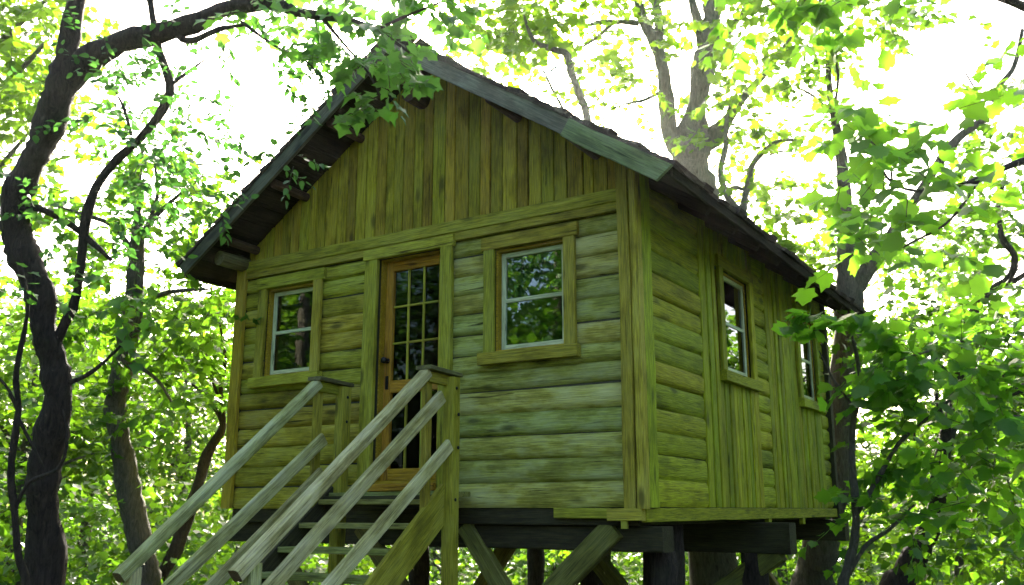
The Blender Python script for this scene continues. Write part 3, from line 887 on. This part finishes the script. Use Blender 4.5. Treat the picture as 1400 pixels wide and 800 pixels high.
# sloping rails
a, b = Vector((XR, -.64, 1.025)), onx(322, 788, XR)
board('handrail', a, b, .085, .085, (0, .6, .8), M_RAIL, stair, wob=.004, ch=.012, endmat=M_END)
g = b + (a - b).normalized() * .16
board('post', (XR, g.y, terrain(XR, g.y) - .2), (XR, g.y, g.z - .03), .09, .08, SN, M_RAIL, stair, wob=.003)
a, b = Vector((XL, -.64, 1.025)), onx(162, 790, XL)
board('handrail', a, b, .085, .085, (0, .6, .8), M_RAIL, stair, wob=.004, ch=.012, endmat=M_END)
g2 = b + (a - b).normalized() * .14
board('post', (XL, g2.y, terrain(XL, g2.y) - .2), (XL, g2.y, g2.z - .03), .09, .08, SN, M_RAIL, stair, wob=.003)
for x_, top, bot, ye in ((XR + .085, (602, 545), (372, 800), g.y - .04), (XR + .085, (612, 612), (452, 800), g.y - .04), (XL + .07, (440, 603), (235, 800), g2.y - .04), (XL + .07, (437, 650), (292, 800), g2.y - .04)):
    a, b = onx(*top, x_), onx(*bot, x_)
    d = (b - a); t = (ye - a.y) / d.y
    e = a + d * t
    zt = terrain(x_, e.y) + .12
    if e.z < zt: e = a + d * ((zt - a.z) / d.z)
    board('rail', a - d.normalized() * .03, e, .105, .042, SN, M_RAIL, stair, wob=.004, ch=.008, endmat=M_END)

def bolt(x_, y_, z_):
    rings = [[(x_ + dx, y_ + rr * math.cos(t), z_ + rr * math.sin(t)) for t in [2 * math.pi * i / 8 for i in range(8)]] for dx, rr in ((0, .014), (.006, .014), (.010, .008))]
    v, f = loft(rings); mesh_obj('bolt', v, f, M_IRON, stair)
for x_ in (XR, XL):
    for z_ in (.93, .72, .46, .06): bolt(x_ + .045 + .0475 - .002 + (.022 if z_ in (.72, .46) and x_ == XR else 0), -.36, z_)

# ------------------------------------------------------------------ trees
tree('maple_tree', 'tall dark crooked tree whose long limb arches over the roof peak', 7.0,
     [(62, 800, 52), (59, 700, 43), (62, 625, 43), (79, 550, 39), (74, 500, 37), (61, 450, 34), (54, 400, 37), (33, 350, 41), (22, 310, 38), (22, 270, 37), (45, 220, 36), (60, 190, 36), (80, 130, 42), (92, 70, 27), (104, 0, 26), (110, -60, 22), (130, -200, 12)],
     [[(72, 140, 38), (115, 88, 36), (165, 58, 32), (220, 45, 30), (275, 28, 25), (310, 12, 23), (376, 6, 17, 6.9), (404, 16, 15, 6.8), (439, 22, 13, 6.7), (473, 27, 9, 6.6), (514, 41, 6, 6.5), (560, 72, 3, 6.4)],
      [(70, 480, 15), (90, 440, 14), (105, 400, 13), (120, 290, 13), (145, 235, 12), (200, 180, 12), (232, 125, 12), (217, 70, 11), (208, 20, 9), (200, -40, 7)],
      [(38, 280, 11), (70, 292, 10), (100, 310, 9), (130, 335, 8), (152, 356, 6)],
      [(92, 524, 8), (115, 515, 6), (140, 497, 5), (172, 466, 3)],
      [(238, 45, 9), (260, 56, 9), (300, 40, 7), (335, 34, 4)],
      [(330, 30, 5, 6.9), (376, 63, 4, 6.8), (420, 85, 3, 6.7), (434, 104, 2, 6.7)],
      [(440, 24, 6, 6.7), (470, 60, 4, 6.6), (500, 95, 3, 6.5), (520, 130, 2, 6.4)],
      [(235, 115, 6), (262, 95, 4), (282, 80, 2)], [(180, 185, 5), (170, 150, 4), (158, 125, 2)],
      [(200, 0, 6), (240, -10, 5), (320, -30, 3)], [(520, 38, 5, 6.5), (560, 20, 4, 6.4), (610, 0, 3, 6.3)]],
     [(525, 70, 6.4, 55, 60, .4, 110, .11, dict(tw=.6)), (490, 40, 6.6, 80, 45, .5, 120, .105, dict(tw=.7)), (540, 140, 6.3, 35, 25, .25, 45, .11, dict(tw=.5)), (590, -5, 6.3, 60, 25, .4, 80, .105, dict(tw=.6)), (400, 30, 6.8, 70, 25, .5, 40, .10),
      (420, 0, 6.8, 120, 30, .5, 130, .10), (60, 440, 6.6, 50, 40, .4, 40, .09), (150, 400, 6.8, 60, 30, .4, 50, .10), (30, 250, 6.8, 30, 40, .3, 30, .09)],
     leaf='lobed', lm=M_LEAF_D, single=300,
     crown2=([(400, 75, 6.8, 60, 40, .5, 110, .07), (300, 30, 7.0, 120, 40, .5, 130, .065), (170, 150, 7.0, 90, 70, .5, 300, .072), (270, 110, 7.1, 50, 60, .5, 110, .06), (240, 200, 7.2, 70, 50, .5, 240, .072), (330, 200, 7.2, 40, 30, .4, 60, .06), (130, 300, 7.2, 100, 60, .6, 330, .07), (250, 260, 7.3, 70, 50, .5, 260, .075), (120, 60, 7.1, 60, 50, .4, 80, .06), (430, 110, 6.8, 30, 25, .3, 40, .07), (370, 215, 7.0, 40, 25, .3, 50, .07)], 'ovate', M_LEAF_S))
tree('vine_stem', 'thin crooked bare stem climbing beside the dark arching tree', 6.6,
     [(35, 810, 11), (25, 760, 10), (20, 700, 9), (15, 640, 10), (25, 560, 8), (22, 510, 8), (34, 450, 6), (38, 410, 4), (30, 360, 2)],
     [[(18, 700, 6), (40, 660, 5), (80, 640, 5), (92, 600, 4), (86, 560, 2)], [(24, 560, 5), (10, 530, 4), (-10, 510, 3)], [(24, 570, 5), (50, 620, 4), (60, 640, 3)]], [], cat_='stem')
tree('maple_tree', 'slim upright grey tree with leafy limbs left of the stairs', 10.0,
     [(200, 810, 36), (195, 760, 35), (180, 690, 32), (166, 610, 29), (158, 560, 27), (168, 500, 29), (180, 430, 27), (186, 370, 23), (188, 330, 17), (188, 260, 9), (195, 200, 5)],
     [[(186, 340, 10), (205, 305, 8), (235, 275, 6), (278, 240, 3)], [(186, 350, 9), (155, 310, 7), (120, 295, 5), (70, 280, 3)], [(182, 420, 8), (230, 400, 6), (290, 395, 3)], [(175, 490, 7), (215, 520, 5), (235, 550, 3)], [(190, 330, 7), (215, 270, 5), (210, 215, 3)]],
     [(235, 250, 10, 90, 60, .9, 300, .12), (140, 290, 10, 110, 60, .9, 300, .12), (190, 200, 10, 70, 50, .8, 120, .12), (240, 430, 9.8, 90, 60, .9, 420, .12), (130, 430, 10, 110, 70, .9, 350, .12), (230, 540, 9.8, 80, 50, .8, 260, .12), (120, 560, 10, 60, 50, .8, 160, .12), (60, 330, 10, 90, 70, .9, 220, .12)],
     bk=M_BARK2, single=300)
tree('maple_tree', 'thin dark tree leaning towards the cabin beneath the far handrail', 11.0,
     [(205, 815, 20), (216, 792, 19), (240, 752, 18), (268, 672, 16), (284, 620, 14), (303, 588, 11), (304, 568, 8), (302, 532, 6), (308, 490, 5), (300, 440, 3)],
     [[(303, 575, 6), (285, 545, 5), (262, 525, 3)], [(303, 560, 5), (285, 500, 4), (278, 460, 2)]],
     [(290, 480, 11, 70, 70, .9, 420, .12), (270, 560, 11, 60, 40, .8, 200, .12), (300, 400, 11, 60, 50, .8, 260, .12), (280, 340, 11.5, 70, 50, .8, 300, .12)], single=120, lm=M_LEAF)
tree('maple_tree', 'big grey forked tree standing behind the roof slope', 13.0,
     [(958, 400, 62), (956, 300, 58), (948, 235, 50), (944, 205, 52), (952, 150, 30), (966, 75, 32), (973, 30, 26), (976, 0, 24), (985, -80, 18), (990, -200, 10)],
     [[(938, 215, 34), (917, 185, 24), (910, 120, 20), (899, 66, 19), (882, 33, 15), (872, 0, 12), (860, -50, 8)],
      [(899, 66, 15), (901, 30, 13), (896, 0, 11), (890, -60, 7)], [(960, 70, 14), (955, 36, 13), (946, 0, 11), (930, -60, 6)],
      [(946, 216, 26), (970, 192, 25), (994, 165, 18), (1012, 138, 13), (1050, 95, 9), (1090, 40, 7), (1130, -10, 4)],
      [(975, 72, 9), (1000, 39, 8), (1020, 9, 7), (1050, -30, 5)], [(978, 60, 7), (1010, 25, 6), (1060, 5, 4)],
      [(874, 32, 9), (850, 30, 8), (820, 31, 7), (800, 36, 4)], [(836, 33, 6), (815, 52, 5), (784, 72, 3)],
      [(905, 125, 5), (880, 137, 5), (855, 142, 3), (825, 154, 2)], [(860, 30, 5), (845, 8, 4), (830, -20, 2)]],
     [(700, 20, 12.8, 80, 35, 1.0, 330, .14), (850, 60, 12.8, 60, 40, 1, 160, .13), (770, 30, 12.8, 70, 40, 1, 200, .13), (900, 10, 13, 70, 40, 1, 220, .13), (940, 90, 12.9, 30, 40, .8, 50, .13), (860, 130, 13, 50, 30, .8, 70, .13),
      (1030, 110, 12, 40, 60, .8, 240, .14), (985, 185, 12.3, 40, 40, .5, 120, .13), (1060, 20, 12, 80, 35, 1, 300, .15), (940, -60, 13, 250, 40, 2, 250, .15), (820, 140, 13, 40, 25, .8, 50, .12)],
     bk=M_BARK3, lm=M_LEAF_B, single=260)
tree('maple_tree', 'slender grey tree showing over the roof peak, crown bent sideways', 12.0,
     [(815, 260, 14), (803, 163, 11), (793, 132, 11), (781, 99, 10), (775, 75, 10), (758, 68, 8), (736, 60, 7), (724, 45, 5), (716, 20, 3)],
     [[(782, 200, 4), (772, 156, 4), (754, 120, 4), (743, 96, 3)], [(748, 105, 3), (758, 93, 3), (772, 92, 2)]],
     [(725, 50, 12, 55, 35, .8, 200, .14), (680, 40, 12, 45, 35, .7, 150, .14), (785, 70, 12, 35, 25, .6, 50, .13), (640, 60, 12, 35, 40, .7, 110, .13), (800, 155, 12, 25, 20, .4, 40, .12)], bk=M_BARK3, lm=M_LEAF_B, single=160)
tree('maple_tree', 'wavy twin-stemmed tree beside the big forked one behind the roof', 12.5,
     [(1020, 400, 16), (1016, 300, 12), (1016, 285, 11), (1022, 255, 10), (1029, 225, 9), (1050, 202, 7), (1072, 191, 5), (1099, 195, 3)],
     [[(1016, 290, 10), (996, 272, 10), (985, 235, 9), (992, 202, 8), (993, 170, 6), (1000, 130, 4)], [(994, 262, 6), (1005, 256, 6), (1018, 260, 5)], [(1052, 212, 4), (1068, 207, 3), (1085, 208, 2)]],
     [(1060, 300, 13, 70, 50, 1, 500, .13, dict(shell=1.6)), (1090, 360, 13, 70, 50, 1, 520, .13, dict(shell=1.6)), (1040, 220, 13, 40, 35, .8, 110, .12), (1080, 170, 13, 50, 35, .8, 90, .12)], bk=M_BARK3, lm=M_LEAF_B, single=120)
tree('maple_tree', 'stout forked trunk carrying the back corner of the cabin', 12.3,
     [(1112, 805, 58, 12.5), (1122, 745, 48, 12.5), (1140, 640, 42, 12.5), (1158, 480, 38, 12.5), (1160, 400, 37), (1157, 340, 24), (1154, 260, 19), (1148, 200, 14), (1135, 130, 9), (1132, 60, 6), (1140, -20, 4)],
     [[(1160, 405, 30), (1182, 375, 23), (1205, 340, 18), (1240, 290, 15), (1300, 200, 12), (1335, 170, 11), (1365, 145, 9), (1365, 120, 8), (1387, 90, 7), (1398, 40, 5)],
      [(1132, 150, 5), (1110, 130, 4), (1090, 120, 3)], [(1140, 150, 5), (1146, 110, 4), (1143, 80, 3)], [(1365, 140, 5), (1340, 130, 3), (1320, 100, 2)]],
     [(1110, 50, 12, 60, 40, 1, 200, .15), (1200, 15, 12, 80, 20, 1, 220, .15), (1130, 170, 12, 40, 30, .8, 50, .14), (1380, 180, 12, 60, 60, 1, 260, .14), (1395, 70, 12, 15, 40, 1, 25, .13), (1270, 330, 12, 70, 50, 1, 260, .13), (1160, 300, 11.5, 30, 40, .5, 40, .13)],
     bk=M_BARK2, lm=M_LEAF, single=260)
tree('maple_tree', 'crooked dark tree with snaking limbs in the thicket right of the cabin', 11.0,
     [(1225, 815, 46), (1240, 780, 36), (1265, 735, 29), (1280, 690, 24), (1290, 615, 21), (1310, 540, 18), (1320, 460, 14), (1332, 425, 13), (1352, 400, 12), (1380, 380, 10), (1387, 350, 9), (1370, 325, 8), (1365, 280, 7), (1375, 240, 4)],
     [[(1312, 575, 16), (1335, 558, 16), (1365, 540, 15), (1400, 530, 14), (1450, 515, 10)], [(1330, 590, 9), (1345, 582, 9), (1375, 573, 8), (1430, 568, 6)], [(1385, 385, 8), (1420, 365, 6), (1470, 350, 3)], [(1280, 690, 8), (1255, 640, 6), (1250, 590, 3)], [(1300, 600, 8), (1280, 540, 5), (1290, 500, 3)]],
     [(1350, 320, 11, 70, 50, 1, 330, .13), (1340, 440, 11, 80, 50, 1, 420, .13), (1370, 250, 11, 50, 40, .8, 130, .12), (1300, 600, 10.5, 110, 80, 1, 500, .13), (1360, 700, 10.5, 90, 90, 1, 600, .13), (1240, 480, 11, 80, 60, 1, 350, .13)],
     lm=M_LEAF, single=240)
tree('maple_sapling', 'forked sapling with broad drooping leaves beside the back corner', 7.6,
     [(1152, 810, 15), (1160, 775, 13), (1168, 740, 12), (1170, 700, 11), (1165, 625, 9), (1167, 575, 8), (1176, 530, 6), (1170, 480, 5), (1160, 445, 3)],
     [[(1170, 705, 8), (1200, 655, 7), (1230, 605, 6), (1270, 570, 5), (1320, 530, 3)], [(1161, 785, 7), (1185, 745, 6), (1215, 725, 5), (1250, 690, 3)], [(1172, 545, 5), (1215, 500, 4), (1270, 480, 3)], [(1170, 560, 4), (1140, 520, 3), (1120, 480, 2)]],
     [(1132, 440, 7.4, 38, 22, .25, 60, .15, dict(tw=.4)), (1270, 490, 7.4, 75, 28, .5, 150, .15, dict(tw=.7)), (1310, 510, 7.4, 80, 35, .5, 150, .15), (1225, 500, 7.4, 40, 22, .3, 45, .14, dict(tw=.5)), (1280, 600, 7.6, 70, 50, .5, 100, .14), (1350, 640, 7.4, 70, 80, .6, 200, .15), (1230, 700, 7.6, 70, 50, .5, 90, .13), (1380, 480, 7.4, 60, 60, .5, 160, .15)],
     bk=M_BARK2, leaf='maple', lm=M_LEAF_N, single=300)
tree('maple_tree', 'broad-leaved maple reaching a leafy bough past the side eave', 6.6,
     [(1560, 800, 60), (1555, 600, 52), (1540, 400, 46), (1520, 200, 38), (1530, 0, 28), (1540, -200, 14)],
     [[(1525, 240, 26), (1470, 205, 18), (1400, 220, 11, 6.4), (1350, 240, 9, 6.2), (1318, 252, 7, 6.1), (1270, 262, 5, 6.0), (1220, 250, 4, 5.9), (1190, 200, 3, 5.8)],
      [(1340, 243, 5, 6.2), (1300, 300, 4, 6.0), (1250, 330, 3, 5.9), (1220, 345, 2, 5.9)], [(1220, 255, 4, 5.9), (1215, 220, 3, 5.9), (1188, 190, 2, 5.8)],
      [(1520, 100, 18), (1440, 30, 12), (1340, -10, 9), (1220, -15, 7), (1100, 0, 4)]],
     [(1205, 230, 5.9, 85, 60, .7, 110, .135, dict(flat=.6, tw=.7, per=5)), (1235, 295, 5.9, 70, 50, .6, 85, .135, dict(flat=.6, tw=.7, per=5)), (1160, 180, 5.8, 35, 25, .3, 25, .13, dict(tw=.6, per=5)), (1275, 190, 6.0, 45, 25, .4, 35, .13, dict(tw=.6, per=5)), (1235, 350, 5.9, 55, 22, .4, 35, .13, dict(tw=.6, per=5)), (1160, 0, 6.6, 90, 30, .5, 110, .13, dict(tw=.6)), (1050, -5, 6.6, 80, 25, .5, 80, .13, dict(tw=.6)), (1480, 100, 6.6, 40, 150, .8, 120, .14)],
     bk=M_BARK, leaf='maple', lm=M_LEAF_N, single=300)

tree('maple_tree', 'tall yellow-green tree filling the gap outside the dark arching trunk', 12.0,
     [(-70, 800, 50), (-60, 500, 44), (-40, 250, 36), (-30, 80, 24), (-10, -60, 12)],
     [[(-38, 200, 14), (10, 120, 9), (60, 60, 5)], [(-45, 300, 14), (0, 230, 8), (40, 180, 4)], [(-30, 90, 12), (40, 20, 7), (100, -30, 4)]],
     [(20, 60, 12, 70, 60, 1.2, 520, .14, dict(shell=1.6)), (40, 130, 12, 60, 50, 1.0, 340, .14), (90, 10, 12, 60, 35, 1.0, 260, .14), (10, 190, 12, 50, 50, 1.0, 260, .14), (0, 270, 12, 50, 50, 1, 200, .14), (-60, 100, 12, 60, 120, 1.2, 500, .14)],
     bk=M_BARK3, lm=M_LEAF_B, single=120)

# trees of the wood behind, each with its own trunk and crown
def wood_tree(px, d, h, r, lean, nleaf, size, label, lm, name='forest_tree', rz=.45, low=.3, sh=1.9):
    g = P(px, 690, d); x_, y_ = g.x, g.y; z_ = terrain(x_, y_)
    root = empty(name, (x_, y_, z_), label, 'tree', 'trees of the wood around the cabin')
    t = [(x_, y_, z_ - .3, r * 1.4), (x_, y_, z_ + .4, r * 1.1), (x_ + lean * .3, y_, z_ + h * .35, r * .85), (x_ + lean * .7, y_ + .2, z_ + h * .65, r * .55), (x_ + lean, y_, z_ + h * .95, r * .12)]
    tube('trunk', t, M_BARK2, root, sides=10, per=6)
    for k in range(7):
        f = random.uniform(low, .85); an = random.uniform(0, 6.28); L_ = random.uniform(.16, .3) * h
        b = Vector((x_ + lean * f, y_, z_ + h * f))
        tube('limb', [(*b, r * .35), (b.x + math.cos(an) * L_ * .5, b.y + math.sin(an) * L_ * .5, b.z + L_ * .35, r * .2), (b.x + math.cos(an) * L_, b.y + math.sin(an) * L_, b.z + L_ * .5, r * .05)], M_BARK2, root, sides=6, per=4)
    parts = []; nb = 16
    for k in range(nb):
        f = random.uniform(low, 1.0); an = random.uniform(0, 6.28); q = h * .24 * random.uniform(.15, 1)
        c = (x_ + lean * f + math.cos(an) * q, y_ + math.sin(an) * q, z_ + h * f)
        rr = h * random.uniform(.07, .13)
        parts.append(spray(c, (rr * 1.2, rr * 1.2, rr * rz * 1.4), nleaf // nb, size, shell=sh))
    L = cat(parts)
    leaf_mesh('crown', L, 'far', lm, root, (x_, y_, z_))
    return root
for px, d, h, r, lean, n, sz, lm, label in [
        (30, 15, 5.6, .14, -.4, 5000, .15, M_LEAF_B, 'low bright tree growing behind the foot of the dark arching trunk'),
        (330, 24, 10.5, .16, .3, 4200, .17, M_LEAF_B, 'pale distant tree showing past the overhanging eave above the railing'),
        (120, 20, 7.5, .15, .2, 5200, .16, M_LEAF, 'deep green tree between the arching trunk and the slim grey one'),
        (245, 17, 5.6, .11, -.2, 3600, .14, M_LEAF_B, 'short sunlit tree in the gap between slim grey trunk and cabin'),
        (420, 27, 11.5, .2, .5, 4200, .18, M_LEAF_B, 'tall pale tree rising just behind the low end of the gable eave'),
        (600, 24, 8, .17, -.3, 3000, .17, M_LEAF, 'wood tree hidden behind the gable, glimpsed between the stilts'),
        (760, 26, 9.5, .18, .2, 3000, .17, M_LEAF_B, 'airy far tree behind the slender bent one over the roof'),
        (900, 24, 9, .17, .3, 3600, .17, M_LEAF_B, 'dense far tree directly behind the big forked grey trunk'),
        (1060, 20, 8.0, .15, .2, 4600, .15, M_LEAF_B, 'glowing yellow-green tree behind the wavy twin stems'),
        (1180, 22, 7.5, .16, -.3, 4600, .16, M_LEAF_B, 'pale tree behind the forked trunk that carries the cabin corner'),
        (1300, 18, 6.6, .14, .4, 5000, .15, M_LEAF_B, 'bright tree behind the sapling with broad leaves'),
        (1430, 17, 6.4, .16, .2, 5000, .15, M_LEAF, 'deep green tree behind the crooked trunk with snaking limbs'),
        (1580, 15, 7, .17, -.5, 4600, .15, M_LEAF_B, 'yellow-green tree outside the crooked trunk with snaking limbs'),
        (-300, 14, 9, .18, .5, 4000, .16, M_LEAF, 'deep green tree furthest out past the arching trunk'),
        (1700, 13, 9, .2, .4, 4000, .16, M_LEAF, 'deep green tree furthest out past the broad-leaved maple')]:
    wood_tree(px, d, h, r, lean, n, sz, label, lm)

# trees standing behind the photographer: they show in the window panes and fill the shade with green light
for i, (x_, y_, h) in enumerate([(-8.5, -14, 10), (-15, -12, 8), (-12, -20, 12.5), (-4, -19, 8), (-18, -5, 7.5), (4, -18, 8), (11, -14, 8), (15, -6, 8), (-20, 2, 8), (14, 4, 8), (-16, -18, 10), (-8, -25, 11), (-22, -12, 10), (-10.5, -17, 13), (-6.5, -15.5, 11), (-12, -8, 9), (-15.5, -11.5, 11)]):
    g = Vector((x_, y_, 0)) - CAM; d = g.dot(CF); s_ = g.dot(CR)
    z_ = terrain(x_, y_); r = .2; lean = random.uniform(-.5, .5)
    root = empty('forest_tree', (x_, y_, z_), 'sunlit tree of the clearing mirrored in the window panes', 'tree', 'trees of the clearing facing the cabin')
    tube('trunk', [(x_, y_, z_ - .3, .3), (x_, y_, z_ + .4, .22), (x_ + lean, y_, z_ + h * .5, .15), (x_ + lean, y_, z_ + h * .95, .03)], M_BARK2, root, sides=9)
    parts = []
    for k in range(16):
        f = random.uniform(.18, 1.0); an = random.uniform(0, 6.28); q = h * .24 * random.uniform(.1, 1)
        parts.append(spray((x_ + lean * f + math.cos(an) * q, y_ + math.sin(an) * q, z_ + h * f), (h * .11, h * .11, h * .08), 260, .28))
    leaf_mesh('crown', cat(parts), 'far', M_LEAF, root, (x_, y_, z_))

# ------------------------------------------------------------------ undergrowth
def understory(name, label, n, d0, d1, per, size, hmax, lm, az=62, seed=3):
    r2 = random.Random(seed); parts = []
    while len(parts) < n:
        a = math.radians(r2.uniform(-az, az)); d = r2.uniform(d0 ** .5, d1 ** .5) ** 2
        p = CAM + CR * (math.sin(a) * d) + CF * (math.cos(a) * d)
        if -5.4 < p.x < 1.3 and -3.2 < p.y < 6.8: continue
        if abs(a) < .06 and d < 3: continue
        z = terrain(p.x, p.y) + hmax * r2.random() ** 1.5 * (.6 + .4 * math.sin(p.x * .7 + p.y * .4))
        rr = r2.uniform(.45, 1.0)
        parts.append(spray((p.x, p.y, max(z, terrain(p.x, p.y) + .15)), (rr * 1.3, rr * 1.3, rr * .5), per, size, shell=1.8))
    L = cat(parts)
    ok = np.ones(len(L[0]), bool)
    ok &= ~((L[0][:, 0] > -5.0) & (L[0][:, 0] < .75) & (L[0][:, 1] > -2.9) & (L[0][:, 1] < 6.2))
    leaf_mesh(name, [a[ok] for a in L[:5]], 'far', lm, None, (0, 0, 0), 'stuff', label=label, cat='foliage')
understory('undergrowth', 'bright green thicket of leaves filling the wood behind the cabin', 1000, 13, 32, 120, .14, 5.6, M_LEAF_B, seed=3)
understory('undergrowth', 'deep green shrub layer on the slope around the cabin', 420, 9.5, 17, 90, .12, 2.6, M_LEAF, seed=5)
understory('undergrowth', 'low ferny ground cover on the forest floor around the cabin', 520, 6.5, 30, 60, .13, .5, M_LEAF, seed=8)
understory('distant_wood', 'hazy far wall of foliage closing the wood behind the cabin', 1300, 25, 46, 110, .28, 10.5, M_LEAF, seed=9)

# ------------------------------------------------------------------ thin scattering volume added for a lens-like glow round the sun
def make_glow_volume(density, g):
    m, nt, ns, ls = new_mat('glow_volume')
    v = N(ns, 'ShaderNodeVolumePrincipled')
    v.inputs['Color'].default_value = (.92, .96, .90, 1); v.inputs['Density'].default_value = density
    v.inputs['Anisotropy'].default_value = g
    o = N(ns, 'ShaderNodeOutputMaterial'); ls.new(v.outputs[0], o.inputs['Volume'])
    boxes('glow_volume', [((-45, -45, -7), (45, 55, 15))], m, None, kind='stuff', label='thin scattering volume added to spread a glow near the sun')
GLOW_DENSITY = 0.00042
make_glow_volume(GLOW_DENSITY, .75)
